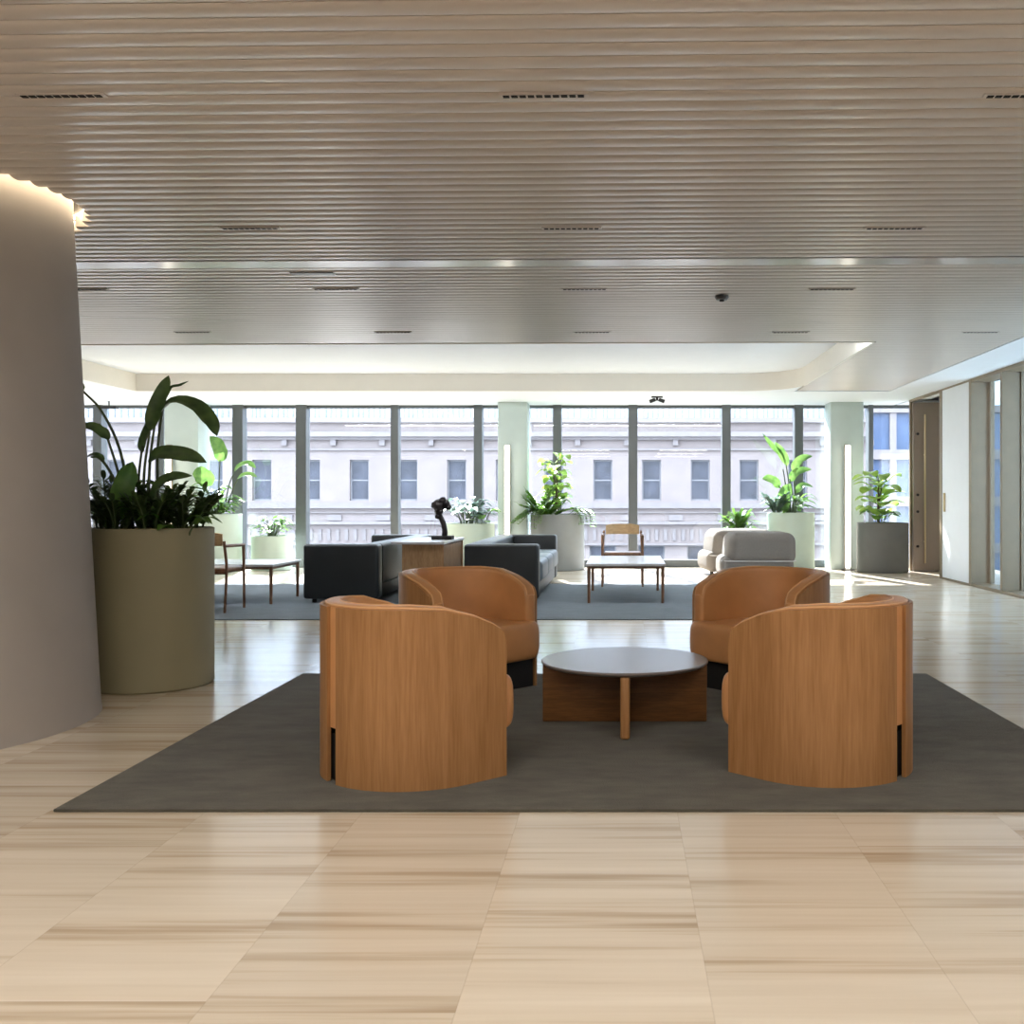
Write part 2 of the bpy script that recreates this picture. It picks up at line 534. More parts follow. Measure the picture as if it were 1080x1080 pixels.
# flat strip interrupting the battens
bm = BM()
yb0, yb1 = 6.985, 7.185
v = [bm.verts.new(p) for p in ((XS0, yb0 - TH * XS0, H + .004), (XS1 - .25, yb0 - TH * XS1, H + .004), (XS1 - .25, yb1 - TH * XS1, H + .004), (XS0, yb1 - TH * XS0, H + .004))]
f = bm.faces.new(v)
ex = bmesh.ops.extrude_face_region(bm, geom=[f])
for e in ex['geom']:
    if isinstance(e, bmesh.types.BMVert): e.co.z += .06
struct('trim_1', bm, mat('satin_strip', rgb(205, 203, 202), 0.16, 0.0, var=0.01, spec=1.0))
# slab above everything
bm = BM(); box(bm, XL, 7.0, YN, YW + .3, 3.3, 3.45)
struct('ceiling_slab', bm, M['white'])
bm = BM(); box(bm, XL, 4.3, YN, RY0 - .06, H + .10, H + .12)
bb = bm
struct('ceiling_backing', bm, M['plenum'])
# recess: rim wall, back wall with rounded corner, top
def ring_wall(bm, path, z0, z1, th):
    """vertical wall along a plan path, thickness th to its left"""
    path = [Vector((p[0], p[1], 0)) for p in path]
    rows = []
    for i, p in enumerate(path):
        t = (path[min(i + 1, len(path) - 1)] - path[max(i - 1, 0)]).normalized()
        n = Vector((-t.y, t.x, 0))
        q = p + n * th
        rows.append([bm.verts.new((p.x, p.y, z0)), bm.verts.new((p.x, p.y, z1)), bm.verts.new((q.x, q.y, z1)), bm.verts.new((q.x, q.y, z0))])
    for a, b in zip(rows, rows[1:]):
        for k in range(4):
            bm.faces.new((a[k], a[(k + 1) % 4], b[(k + 1) % 4], b[k]))
    bm.faces.new(rows[0]); bm.faces.new(rows[-1][::-1])
bm = BM()
rc = 0.9
path = [(RX1, RY0 - TH * RX1)] + [(RX1 - rc + rc * math.cos(a), RY1 - rc + rc * math.sin(a)) for a in [k * PI / 2 / 12 for k in range(13)]] + [(RX0, RY1), (RX0, RY0 - TH * RX0)]
ring_wall(bm, path, H, H + .40, -.03)
ring_wall(bm, [(RX0, RY0 - TH * RX0), (RX1, RY0 - TH * RX1)], H, H + .40, -.03)
struct('ceiling_recess_rim', bm, mat('cream_plaster', rgb(232, 226, 214), 0.7, var=0.01), None, 50)
bm = BM(); box(bm, RX0 - .04, RX1 + .04, RY0 - .25, RY1 + .04, H + .27, H + .31)
struct('ceiling_recess_top', bm, M['white'])
# flat white soffits: beside the windows, over the right wall, left of the recess
bm = BM()
box(bm, RX1 + .0, 4.86, RY1 + .03, YW + .1, H, H + .05)
box(bm, RX0 - .03, RX1, RY1 + .035, YW + .1, H, H + .05)
# filler between the rounded corner and the square soffit
fan = [(RX1, RY1 + .03), (RX1, RY1 - rc)] + [(RX1 - rc + rc * math.cos(k * PI / 24), RY1 - rc + rc * math.sin(k * PI / 24)) for k in range(1, 13)] + [(RX1 - rc, RY1 + .03)]
bm.faces.new([bm.verts.new((x, y, H + .002)) for x, y in fan])
box(bm, 4.155, XR + .02, YN, RY1 + .03, H - .005, H + .05)
box(bm, XL, RX0 - .03, RY0 + .1, YW + .1, H, H + .05)
struct('ceiling_soffit', bm, M['white'])

# column
bm = BM()
lathe(bm, [(0, 0), (1.105, 0), (1.10, .01)] + [(1.10 - .38 * k / 10 * 1.0, H * k / 10) for k in range(1, 11)] + [(.68, H + .4), (0, H + .4)], 128, (0, 0, 0))
for v in bm.verts:
    q = CC.lerp(CT, v.co.z / H)
    v.co.x += q.x; v.co.y += q.y
struct('column', bm, M['column'], None, 40)
# lit slot round the column head
bm = BM()
pts = [(CT.x + .79 * math.cos(a), CT.y + .79 * math.sin(a), H + .085) for a in [2 * PI * k / 64 for k in range(65)]]
tube(bm, pts, .012, None, 6)
tag(obj('light_strip', bm, M['cove'], None, 60), 'warm light strip hidden in the ceiling slot round the big column head', 'light')

bm = BM()
box(bm, RX0 + .1, RX1 - .05, RY0 + .12, RY0 + .15, H + .15, H + .17)  # added glowing strip, out of sight, to brighten the recess
tag(obj('light_strip', bm, emit_mat('recess_fill_glow', (.88, .94, 1.0, 1), 70.0)), 'added white light strip brightening the ceiling recess, out of sight behind its front rim', 'light')
# window wall -------------------------------------------------------
mull = [(-130, 9), (-45, 9), (40, 9), (106, 9), (173, 6), (253, 11), (319.5, 11), (417.5, 8), (505, 9), (588, 9), (667.5, 9.5), (765.5, 9), (841.5, 9), (917, 5), (985, 6)]
def wx(px): return (px - CX) / F * YW
for i, (px, wpx) in enumerate(mull[:-1]):
    x0, x1 = wx(px), wx(mull[i + 1][0])
    w0 = wpx / F * YW / 2
    bm = BM()
    box(bm, x0 - w0, x0 + w0, YW - .12, YW + .10, 0, H + .02, .006)
    if i == len(mull) - 2:
        box(bm, x1 - .05, x1 + .05, YW - .12, YW + .10, 0, H + .02, .006)
    w1 = mull[i + 1][1] / F * YW / 2
    box(bm, x0 + w0, x1 - w1, YW - .06, YW + .08, 0, .13, .006)
    box(bm, x0 + w0, x1 - w1, YW - .04, YW + .08, H - .05, H + .02)
    wo = struct('window_%d' % (i + 1), bm, M['mullion'])
    bm = BM(); box(bm, x0 + w0, x1 - w1, YW + .015, YW + .03, .13, H - .05)
    obj('pane', bm, M['glass'], wo)
# end wall bits & other walls
bm = BM(); box(bm, wx(-130) - 1.5, wx(-130) - .07, YW - .1, YW + .1, 0, H + .4); struct('wall_window_side', bm, M['white'])
bm = BM(); box(bm, wx(-130) - 2, 7, YW - .02, YW + .2, H + .02, 3.46); struct('trim_2', bm, M['white'])
bm = BM(); box(bm, XL - .15, XL, YN, YW, 0, 3.4); struct('wall_left', bm, M['white'])
bm = BM(); box(bm, XL, 6.4, YN - .15, YN, 0, 3.4); struct('wall_back', bm, M['white'])

# pillars by the windows with their lamp tubes
for k, (px, wpx) in enumerate(((191, 36), (540.5, 31), (893.5, 35))):
    Y0 = 17.1
    x = (px - CX) / F * Y0; w = wpx / F * Y0 / 2
    bm = BM(); box(bm, x - w, x + w, Y0, Y0 + .5, 0, H, .015, 2)
    struct('pillar', bm, M['pillar'], None, 40)
lamps = [(178, 'slender lit tube lamp against the left window pillar, behind the big olive planter'),
         (535, 'slender lit tube lamp against the middle window pillar, behind the dark sofa'),
         (894, 'slender lit tube lamp against the right window pillar, beside the dark grey planter')]
lamp0 = None
for px, lb in lamps:
    x = (px - CX) / F * 17.0
    if lamp0 is None:
        t = thing('floor_lamp', lb, 'lamp', (x, 16.98, 0), 0, 'lit tube lamps at the window pillars')
        bm = BM(); lathe(bm, [(0, 0), (.11, 0), (.11, .012), (.03, .02), (0, .02)], 32); obj('base', bm, M['dark'], t, 40)
        bm = BM(); box(bm, -.05, .05, .03, .06, .02, 2.14, .006); obj('back_channel', bm, M['bronze'], t)
        bm = BM(); box(bm, -.042, .042, -.03, .03, .03, 2.13, .02, 3); obj('lamp_tube', bm, M['tube'], t, 50)
        lamp0 = t
    else:
        dup(lamp0, (x, 16.98, 0), 0, lb)

# right wall --------------------------------------------------------
bm = BM()
box(bm, XR, XR + .04, 16.74, 16.80, 0, H)                          # far jamb of the alcove
box(bm, XR + .56, XR + .66, 16.74, YW - .13, 0, H)                 # far return
box(bm, XR, XR + .04, 15.10, 15.20, 0, H)                          # jamb of the alcove
box(bm, XR + .04, XR + .5, 15.08, 15.16, 0, H)
box(bm, XR - .005, XR + .06, 13.80, 13.90, 0, H)
box(bm, XR + .06, XR + .32, 13.80, 13.86, 0, H)
fins = [12.73 - 1.06 * k for k in range(0, 6)]
for y in fins:
    box(bm, XR, XR + .30, y - .035, y + .035, .04, H - .04)
box(bm, XR, XR + .30, fins[-1], 13.80, 0, .04)                     # floor track
box(bm, XR, XR + .30, fins[-1], 13.80, H - .05, H)
box(bm, XR, XR + .04, 13.90, 15.10, H - .03, H); box(bm, XR, XR + .04, 13.90, 15.10, 0, .03)
box(bm, XR, XR + .04, 15.20, 16.75, H - .04, H)
struct('wall_right', bm, M['bronze'])
bm = BM(); box(bm, XR + .01, XR + .05, 13.905, 15.095, .03, H - .03)
wr = struct('door_2', bm, M['panel'])
bm = BM(); box(bm, XR - .02, XR + .01, 14.94, 14.97, 1.02, 1.30, .004); obj('door_handle', bm, M['brass'], wr)
ys = [13.80] + fins
for i in range(len(ys) - 1):
    bm = BM(); box(bm, XR + .25, XR + .265, ys[i + 1] + .035, ys[i] - .035, .04, H - .05)
    bmf = BM()
    box(bmf, XR + .235, XR + .28, ys[i] - .06, ys[i] - .036, .04, H - .05)
    fr = struct('window_%d' % (21 + i), bmf, M['bronze'])
    obj('pane', bm, M['glassr'], fr)
bm = BM(); box(bm, XR, XR + .2, YN, fins[-1] - .035, 0, H + .4); struct('wall_right_near', bm, M['white'])
bm = BM(); box(bm, XR + .3, XR + .45, fins[-1], 17.7, H, 3.4); struct('trim_3', bm, M['white'])
# alcove
bm = BM()
box(bm, XR + .5, XR + .56, 15.08, 16.9, 0, H); box(bm, XR + .04, XR + .5, 16.74, 16.80, 0, H)
box(bm, XR + .04, XR + .56, 15.1, 17.7, H, H + .05)
struct('wall_alcove', bm, M['white'])
bm = BM(); box(bm, XR + .03, XR + .495, 16.66, 16.735, .01, H - .05, .004)
d1 = struct('door_1', bm, M['doorm'])
bm = BM(); tube(bm, [(XR + .21, 16.60, .14), (XR + .21, 16.60, 2.62)], .016, seg=12)
for z in (.5, 1.95): tube(bm, [(XR + .21, 16.60, z), (XR + .21, 16.665, z)], .01, seg=8)
obj('door_handle', bm, M['brass'], d1, 40)
bm = BM()
for z in (.42, 1.0, 1.28, 2.3): tube(bm, [(XR + .1, 16.63, z), (XR + .1, 16.665, z)], .022, seg=12)
obj('lock', bm, M['dark'], d1, 40)

# ------------------------------------------------------------------ ceiling fittings
vent0 = None
grid = [(4.13, (-2.32, -.32, 1.69)), (6.15, (-2.29, -.305, 1.69)), (7.93, (-4.27, -2.27, -.29, 1.68)), (9.97, (-4.29, -2.28, -.29, 1.7, 3.6))]
row_words = ['the front row, nearest the camera', 'the second row, before the bright strip', 'the third row, past the strip', 'the faint fourth row, before the recess']
pos_words = {1: ['left', 'middle', 'right'], 4: ['far left, by the column', 'left', 'middle', 'right'], 5: ['far left', 'left', 'middle', 'right', 'far right']}
for ri, (y, xs) in enumerate(grid):
    pw = pos_words[1] if len(xs) == 3 else pos_words[len(xs)]
    for xi, x in enumerate(xs):
        lb = 'dark slotted ceiling vent, %s in %s' % (pw[xi], row_words[ri])
        # snap to a gap between battens
        loc = (x, y, H - .006)
        if vent0 is None:
            t = thing('ceiling_vent', lb, 'vent', loc, -TH, 'slotted vents in the batten ceiling')
            bm = BM(); box(bm, -.185, .185, -.017, .017, 0, .018); obj('frame', bm, M['slat'], t)
            bm = BM()
            for k in range(10):
                box(bm, -.17 + k * .0345, -.17 + k * .0345 + .026, -.011, .011, -.003, .004)
            obj('slot', bm, M['black'], t)
            vent0 = t
        else:
            dup(vent0, loc, -TH, lb)
bm = BM(); box(bm, -2.45, -2.13, 7.36, 7.42, H - .006, H + .02)
tag(obj('access_panel', bm, M['mullion']), 'small flat grey access panel just behind the bright ceiling strip', 'panel')
t = thing('smoke_detector', 'small round smoke detector under the slatted ceiling, right of centre', 'smoke detector', (.83, 8.2, H))
bm = BM(); lathe(bm, [(0, 0), (.055, 0), (.06, -.012), (.045, -.035), (0, -.037)], 28); obj('housing', bm, M['mullion'], t, 40)
bm = BM(); lathe(bm, [(0, -.036), (.02, -.036), (.02, -.046), (0, -.046)], 20); obj('sensor', bm, M['black'], t, 40)
for nm, px, py, Y, lb in (('spotlight', 693, 417, 16.2, 'small black twin spotlight hung under the white soffit at centre'),):
    p = P(px, py, Y)
    t = thing(nm, lb, 'light', (p.x, p.y, H))
    bm = BM(); box(bm, -.09, .09, -.03, .03, -.02, 0); obj('mount', bm, M['dark'], t)
    for sgn in (-1, 1):
        bm = BM(); tube(bm, [(sgn * .03, 0, -.05), (sgn * .12, -.01, -.085)], .03, seg=12); obj('lamp_head', bm, M['dark'], t, 40)
    bm = BM(); box(bm, -.02, .02, -.02, .02, -.07, -.015); obj('bracket', bm, M['dark'], t)
p = P(115, 431, 17.0)
t = thing('hanging_sign', 'thin dark fixture on a short stem under the far left ceiling', 'fixture', (p.x, p.y, H))
bm = BM(); tube(bm, [(0, 0, 0), (0, 0, p.z - H + .03)], .012, seg=8); obj('stem', bm, M['dark'], t)
bm = BM(); box(bm, -.14, .14, -.05, .05, p.z - H, p.z - H + .035, .006); obj('bar', bm, M['dark'], t)

# ------------------------------------------------------------------ rugs
bm = BM(); box(bm, -2.18, 2.09, 3.82, 6.81, 0, .012, .004)
tag(obj('rug', bm, M['rug']), 'dark taupe rug under the four tan barrel chairs and round table', 'rug')
bm = BM(); box(bm, -6.6, 1.5, 9.92, 14.1, 0, .010, .004)
tag(obj('rug', bm, M['rug_far']), 'blue grey rug under the dark sofas, nearer the windows', 'rug')
RZ, RZF = .012, .010

# ------------------------------------------------------------------ barrel chairs
RO, SL = .413, .193
QL = RO * PI / 2
def upt(a, sg, d):
    r = RO - d
    if a < SL: return (SL - a, sg * r)
    ph = (a - SL) / RO
    return (-r * math.sin(ph), sg * r * math.cos(ph))
ZT = [(-.03, .56), (0, .572), (.006, .60), (.02, .627), (.07, .657), (.15, .69), (.30, .727), (.45, .737), (.9, .737)]
def ztop(a):
    for (a0, z0), (a1, z1) in zip(ZT, ZT[1:]):
        if a <= a1: return z0 + (z1 - z0) * (a - a0) / (a1 - a0)
    return ZT[-1][1]
AS = [0, .003, .006, .012, .02, .035, .05, .07, .09, .12, .15, .2, .25] + [.30 + .521 * k / 22 for k in range(23)]
def shell_bm(sg):
    bm = BM()
    gap = .038
    rows = []
    for a in AS:
        a = min(a, SL + QL - gap)
        o = upt(a, sg, 0); i = upt(a, sg, .018); zt = ztop(a)
        rows.append([bm.verts.new((o[0], o[1], 0)), bm.verts.new((o[0], o[1], zt)), bm.verts.new((i[0], i[1], zt)), bm.verts.new((i[0], i[1], 0))])
    for p_, q_ in zip(rows, rows[1:]):
        for k in range(4): bm.faces.new((p_[k], p_[(k + 1) % 4], q_[(k + 1) % 4], q_[k]))
    bm.faces.new(rows[0]); bm.faces.new(rows[-1][::-1])
    return bm
def pad_bm():
    bm = BM()
    seq = []
    A2 = [(-.016, .45), (-.013, .7), (-.006, .9)] + [(a, 1.0) for a in AS]
    for a, s in A2: seq.append((a, 1, s))
    for a, s in A2[::-1][1:]: seq.append((a, -1, s))
    d0, d1 = .019, .098
    rings = []
    for a, sg, s in seq:
        zt = ztop(max(a, 0)) + .014 - (0 if a >= 0 else .012 * (1 - s))
        pr = [(d0, .225)]
        hw = (d1 - d0) / 2; c = (d0 + d1) / 2
        for k in range(9):
            an = PI * (1 - k / 8)
            cx, sn = math.cos(an), math.sin(an)
            pr.append((c + hw * (abs(cx) ** .6) * (1 if cx > 0 else -1), zt - .035 + .035 * sn ** .6))
        pr.append((d1, .225))
        ring = []
        for d, z in pr:
            d = c + (d - c) * s
            x, y = upt(max(a, 0), sg, d)
            if a < 0: x -= a
            ring.append(bm.verts.new((x, y, z)))
        rings.append(ring)
    n = len(rings[0])
    for p_, q_ in zip(rings, rings[1:]):
        for k in range(n): bm.faces.new((p_[k], p_[(k + 1) % n], q_[(k + 1) % n], q_[k]))
    bm.faces.new(rings[0]); bm.faces.new(rings[-1][::-1])
    return bm
def pipe_bm(d, dz):
    bm = BM()
    pts = [upt(a, 1, d) + (ztop(a) + dz,) for a in AS] + [upt(a, -1, d) + (ztop(a) + dz,) for a in AS[::-1][1:]]
    tube(bm, pts, .0045, None, 6)
    return bm
def prism_bevel(outline, z0, z1, off, seg):
    bm = BM()
    f = bm.faces.new([bm.verts.new((x, y, z0)) for x, y in outline])
    ex = bmesh.ops.extrude_face_region(bm, geom=[f])
    for e in ex['geom']:
        if isinstance(e, bmesh.types.BMVert): e.co.z = z1
    ed = [e for e in bm.edges if abs(e.verts[0].co.z - e.verts[1].co.z) < 1e-5]
    bmesh.ops.recalc_face_normals(bm, faces=bm.faces[:])
    bmesh.ops.bevel(bm, geom=ed, offset=off, segments=seg, profile=.5, affect='EDGES', clamp_overlap=True)
    return bm
def cushion_bm():
    half = []
    for k in range(9):                       # bowed front
        y = .35 * k / 8
        half.append((.302 - .03 * (y / .35) ** 2, y))
    half += [(.262, .372), (.245, .385), (.225, .385), (.214, .378), (.21, .36), (.208, .33), (.19, .307), (.15, .303), (.1, .303), (0.05, .303)]
    half += [(-.303 * math.sin(a), .303 * math.cos(a)) for a in [PI / 2 * k / 10 for k in range(0, 11)]]
    out = half + [(x, -y) for x, y in half[::-1] if abs(y) > 1e-6]
    bm = BM()
    rings = []
    for k in range(15):
        a = -PI / 2 + PI * k / 14
        cx, sn = abs(math.cos(a)) ** .42, math.copysign(abs(math.sin(a)) ** .7, math.sin(a))
        ins = 1 - .16 * (1 - cx)
        rings.append([bm.verts.new((.02 + (x - .02) * ins, y * ins, .305 + .118 * sn)) for x, y in out])
    n = len(out)
    for p_, q_ in zip(rings, rings[1:]):
        for k in range(n): bm.faces.new((p_[k], p_[(k + 1) % n], q_[(k + 1) % n], q_[k]))
    bm.faces.new(rings[0]); bm.faces.new(rings[-1][::-1])
    return bm
def make_barrel(loc, rz, label):
    t = thing('barrel_chair', label, 'chair', loc, rz, 'tan leather barrel chairs round the low table')
    for sg in (1, -1): obj('side_shell', shell_bm(sg), M['oak'], t, 35)
    pd = obj('back_pad', pad_bm(), M['leather'], t, 60)
    for d, dz in ((.024, .006), (.085, .012)): obj('piping', pipe_bm(d, dz), M['piping'], pd, 60)
    obj('seat_cushion', cushion_bm(), M['leather'], t, 80)
    bm = BM()
    box(bm, -RO + .0172, -RO + .03, -.041, .041, .225, .735, .003); obj('back_strip', bm, M['leather'], t)
    bm = BM()
    o = [(.185, -.385), (.185, .385)] + [(-.385 * math.sin(a), .385 * math.cos(a)) for a in [PI / 2 * k / 8 for k in range(9)]]
    o += [(-.385 * math.sin(a), -.385 * math.cos(a)) for a in [PI / 2 * k / 8 for k in range(7, -1, -1)]]
    obj('plinth', prism_bevel(o, 0.0, .195, .004, 1), M['black'], t, 40)
    return t
A40 = math.radians(43.5)
ch = make_barrel((-.917, 4.457, RZ), A40, 'tan barrel chair seen from its oak back, front left of the round table')
dup(ch, (.893, 4.514, RZ), PI - A40, 'tan barrel chair seen from its oak back, front right of the round table')
dup(ch, (-.962, 6.2, RZ), -A40, 'tan barrel chair with open seat facing us, behind and left of the round table')
dup(ch, (.88, 6.2, RZ), PI + A40, 'tan barrel chair with open seat facing us, behind and right of the round table')

# ------------------------------------------------------------------ round coffee table
t = thing('coffee_table', 'low round table with grey sheen top on crossed oak panels, on the taupe rug', 'table', (.02, 5.35, RZ))
bm = BM(); lathe(bm, [(0, .31), (.43, .31), (.446, .322), (.446, .328), (.442, .332), (0, .332)], 96); obj('table_top', bm, M['tabletop'], t, 30)
bm = BM(); box(bm, -.440, .440, -.024, .024, 0, .312, .008, 3); obj('leg_panel', bm, M['oak_shaded'], t, 40)
bm = BM(); box(bm, -.024, .024, -.432, -.0245, 0, .310, .014, 4); box(bm, -.024, .024, .0245, .432, 0, .310, .014, 4); obj('leg_panel', bm, M['oak'], t, 40)

# ------------------------------------------------------------------ sofas
def make_sofa(loc, rz, label):
    """faces +x locally, runs along y, near end at y=0"""
    W, LN = .86, 3.35
    t = thing('sofa', label, 'sofa', loc, rz, 'dark leather sofas back to back')
    bm = BM(); box(bm, .02, W - .02, .03, LN - .03, .05, .22, .02); obj('base', bm, M['blackleather'], t, 40)
    for y0 in (0, LN - .24):
        bm = BM(); box(bm, 0, W, y0, y0 + .24, .045, .675, .035, 4); obj('armrest', bm, M['blackleather'], t, 50)
    bm = BM(); box(bm, 0, .24, .235, LN - .235, .2, .675, .035, 4); obj('backrest', bm, M['blackleather'], t, 50)
    n = 3; L0, L1 = .245, LN - .245
    for k in range(n):
        a, b_ = L0 + (L1 - L0) * k / n, L0 + (L1 - L0) * (k + 1) / n
        bm = BM(); box(bm, .235, W + .03, a + .003, b_ - .003, .22, .47, .06, 5); obj('seat_cushion', bm, M['greyleather'], t, 60)
    for x in (.1, W - .1):
        for y in (.12, LN - .12):
            bm = BM(); lathe(bm, [(0, 0), (.025, 0), (.03, .05), (0, .05)], 14, (x, y, 0)); obj('foot', bm, M['black'], t, 40)
    return t
s0 = make_sofa((-1.81, 11.45, RZF), 0, 'dark leather sofa facing right, its back to the wooden console')
s1 = dup(s0, (-2.80, 14.80, RZF), PI, 'dark leather sofa facing left towards the big planter, left of the console')
# ------------------------------------------------------------------ console with sculpture
t = thing('console_table', 'tall wooden console standing between the two dark sofas', 'table', (-2.32, 11.42, RZF))
bm = BM(); box(bm, -.32, .295, 0, 1.45, .675, .705, .004); obj('table_top', bm, M['marble'], t)
bm = BM(); box(bm, -.197, .283, .02, .06, 0, .675, .003); obj('end_panel', bm, M['consolewood'], t)
bm = BM(); box(bm, -.197, .283, 1.39, 1.43, 0, .675, .003); obj('end_panel', bm, M['consolewood'], t)
bm = BM(); box(bm, .235, .265, .061, 1.389, 0, .655, .003); obj('side_panel', bm, M['consolewood'], t)
p = P(467, 565, 12.15)
t = thing('sculpture', 'small dark bronze sculpture on a block, on the console', 'sculpture', (p.x, 12.15, RZF + .705))
bm = BM(); box(bm, -.125, .125, -.09, .09, 0, .045, .006); obj('plinth', bm, M['black'], t)
bm = BM()
tube(bm, [(.02, 0, .04), (.025, 0, .10), (.005, 0, .2), (-.035, 0, .29), (-.045, 0, .36), (-.03, 0, .42)], .036, 20, 10, .03)
obj('stem', bm, M['bronzeart'], t, 60)
bm = BM()
rs = random.Random(3)
for c, r_ in (((-.045, 0, .34), .055), ((-.05, 0, .41), .075), ((.03, .01, .43), .06), ((-.10, 0, .42), .045), ((.075, -.01, .39), .035), ((0, 0, .465), .05), ((-.06, -.02, .28), .035)):
    tmp = bmesh.new(); bmesh.ops.create_icosphere(tmp, subdivisions=2, radius=r_)
    for v in tmp.verts: v.co = v.co * rs.uniform(.82, 1.12) + Vector(c)
    join(bm, tmp)
obj('head', bm, M['bronzeart'], t, 70)

# ------------------------------------------------------------------ low rectangular tables
def make_low(loc, label, W, D):
    t = thing('low_table', label, 'table', loc, 0, 'low stone topped tables')
    bm = BM(); box(bm, -W / 2, W / 2, 0, D, .425, .455, .006, 2); obj('table_top', bm, M['marble'], t)
    bm = BM(); box(bm, -W / 2 + .03, W / 2 - .03, .03, .05, .395, .425); box(bm, -W / 2 + .03, W / 2 - .03, D - .05, D - .03, .395, .425); box(bm, -W / 2 + .03, -W / 2 + .05, .05, D - .05, .395, .425); box(bm, W / 2 - .05, W / 2 - .03, .05, D - .05, .395, .425)
    obj('apron', bm, M['walnut'], t)
    for x in (-W / 2 + .035, W / 2 - .035):
        for y in (.035, D - .035):
            bm = BM(); tube(bm, [(x, y, 0), (x, y, .425)], .016, seg=12, r2=.021); obj('leg', bm, M['walnut'], t, 40)
    return t
make_low((.055, 11.42, RZF), 'low rectangular table with pale stone top, in front of the lone wooden armchair', .92, 1.65)
make_low((-4.78, 11.3, RZF), 'low rectangular table with pale top at far left, behind the olive planter', 1.66, 1.0)

# ------------------------------------------------------------------ wooden armchairs
def make_armchair(loc, rz, label):
    """faces +y locally"""
    t = thing('wooden_armchair', label, 'chair', loc, rz, 'wooden armchairs with slim frames')
    w, d = .275, .25
    bm = BM(); box(bm, -w + .02, w - .02, -d + .02, d, .41, .465, .02, 3); obj('seat', bm, M['walnut'], t, 50)
    for x in (-w, w):
        bm = BM(); tube(bm, [(x, d, 0), (x, d - .01, .45), (x, d - .02, .69)], .014, 8, 10, .017); obj('leg', bm, M['walnut'], t, 50)
        bm = BM(); tube(bm, [(x, -d - .04, 0), (x, -d + .01, .45), (x * .95, -d - .02, .75)], .014, 8, 10, .016); obj('leg', bm, M['walnut'], t, 50)
        bm = BM(); tube(bm, [(x, d - .0, .69), (x, 0, .695), (x * .97, -d - .015, .70)], .017, 8, 10); obj('armrest', bm, M['walnut'], t, 50)
    bm = BM()
    rows = []
    for k in range(13):
        s = -1 + 2 * k / 12
        x = s * (w - .04); y = -d - .06 + .07 * s * s
        rows.append([bm.verts.new((x, y - .012, .70)), bm.verts.new((x, y - .025, .845 - .02 * s ** 4)), bm.verts.new((x, y + .002, .845 - .02 * s ** 4)), bm.verts.new((x, y + .012, .70))])
    for a, b_ in zip(rows, rows[1:]):
        for k in range(4): bm.faces.new((a[k], a[(k + 1) % 4], b_[(k + 1) % 4], b_[k]))
    bm.faces.new(rows[0]); bm.faces.new(rows[-1][::-1])
    obj('backrest', bm, M['tan'], t, 50)
    bm = BM(); box(bm, -w, w, d - .025, d - .005, .40, .43); obj('seat_rail', bm, M['walnut'], t)
    bm = BM(); box(bm, -w, w, -d, -d + .02, .40, .43); obj('seat_rail', bm, M['walnut'], t)
    return t
a0 = make_armchair((.02, 13.8, RZF + .004), PI, 'slim wooden armchair with tan back facing us behind the low table')
dup(a0, (-4.42, 10.7, RZF + .004), 0, 'dark wooden armchair half hidden by the olive planter at left')

# ------------------------------------------------------------------ grey lounge chairs
def make_tub(loc, rz, label):
    """faces -x locally"""
    t = thing('lounge_chair', label, 'chair', loc, rz, 'rounded grey fabric lounge chairs')
    bm = BM(); box(bm, -.57, .47, -.48, .48, .07, .39, .11, 6); obj('seat', bm, M['boucle'], t, 70)
    bm = BM()
    box(bm, -.49, .50, -.50, .50, .28, .73, .135, 7)
    for v in bm.verts:
        k = (v.co.z - .3) / .43
        v.co.x = v.co.x * (1 - .05 * k) + .02 * k; v.co.y *= 1 - .05 * k
    # scoop out the seat well towards -x
    obj('backrest', bm, M['boucle'], t, 70)
    bm = BM()
    tube(bm, [(-.56, -.36, .33), (-.5, -.46, .33), (-.36, -.495, .33), (.36, -.495, .33), (.46, -.46, .33), (.495, -.36, .33), (.495, .33, .33)], .008, 40, 6)
    obj('seam', bm, M['marble'], t, 60)
    for x in (-.35, .3):
        for y in (-.3, .3):
            bm = BM(); lathe(bm, [(0, 0), (.03, 0), (.035, .075), (0, .075)], 14, (x, y, 0)); obj('foot', bm, M['black'], t, 40)
    return t
c0 = make_tub((1.99, 14.55, 0), 0, 'front rounded grey fabric lounge chair, just behind the right tan chairs')
dup(c0, (1.86, 16.0, 0), .1, 'rear rounded grey fabric lounge chair, partly hidden by the front grey one')

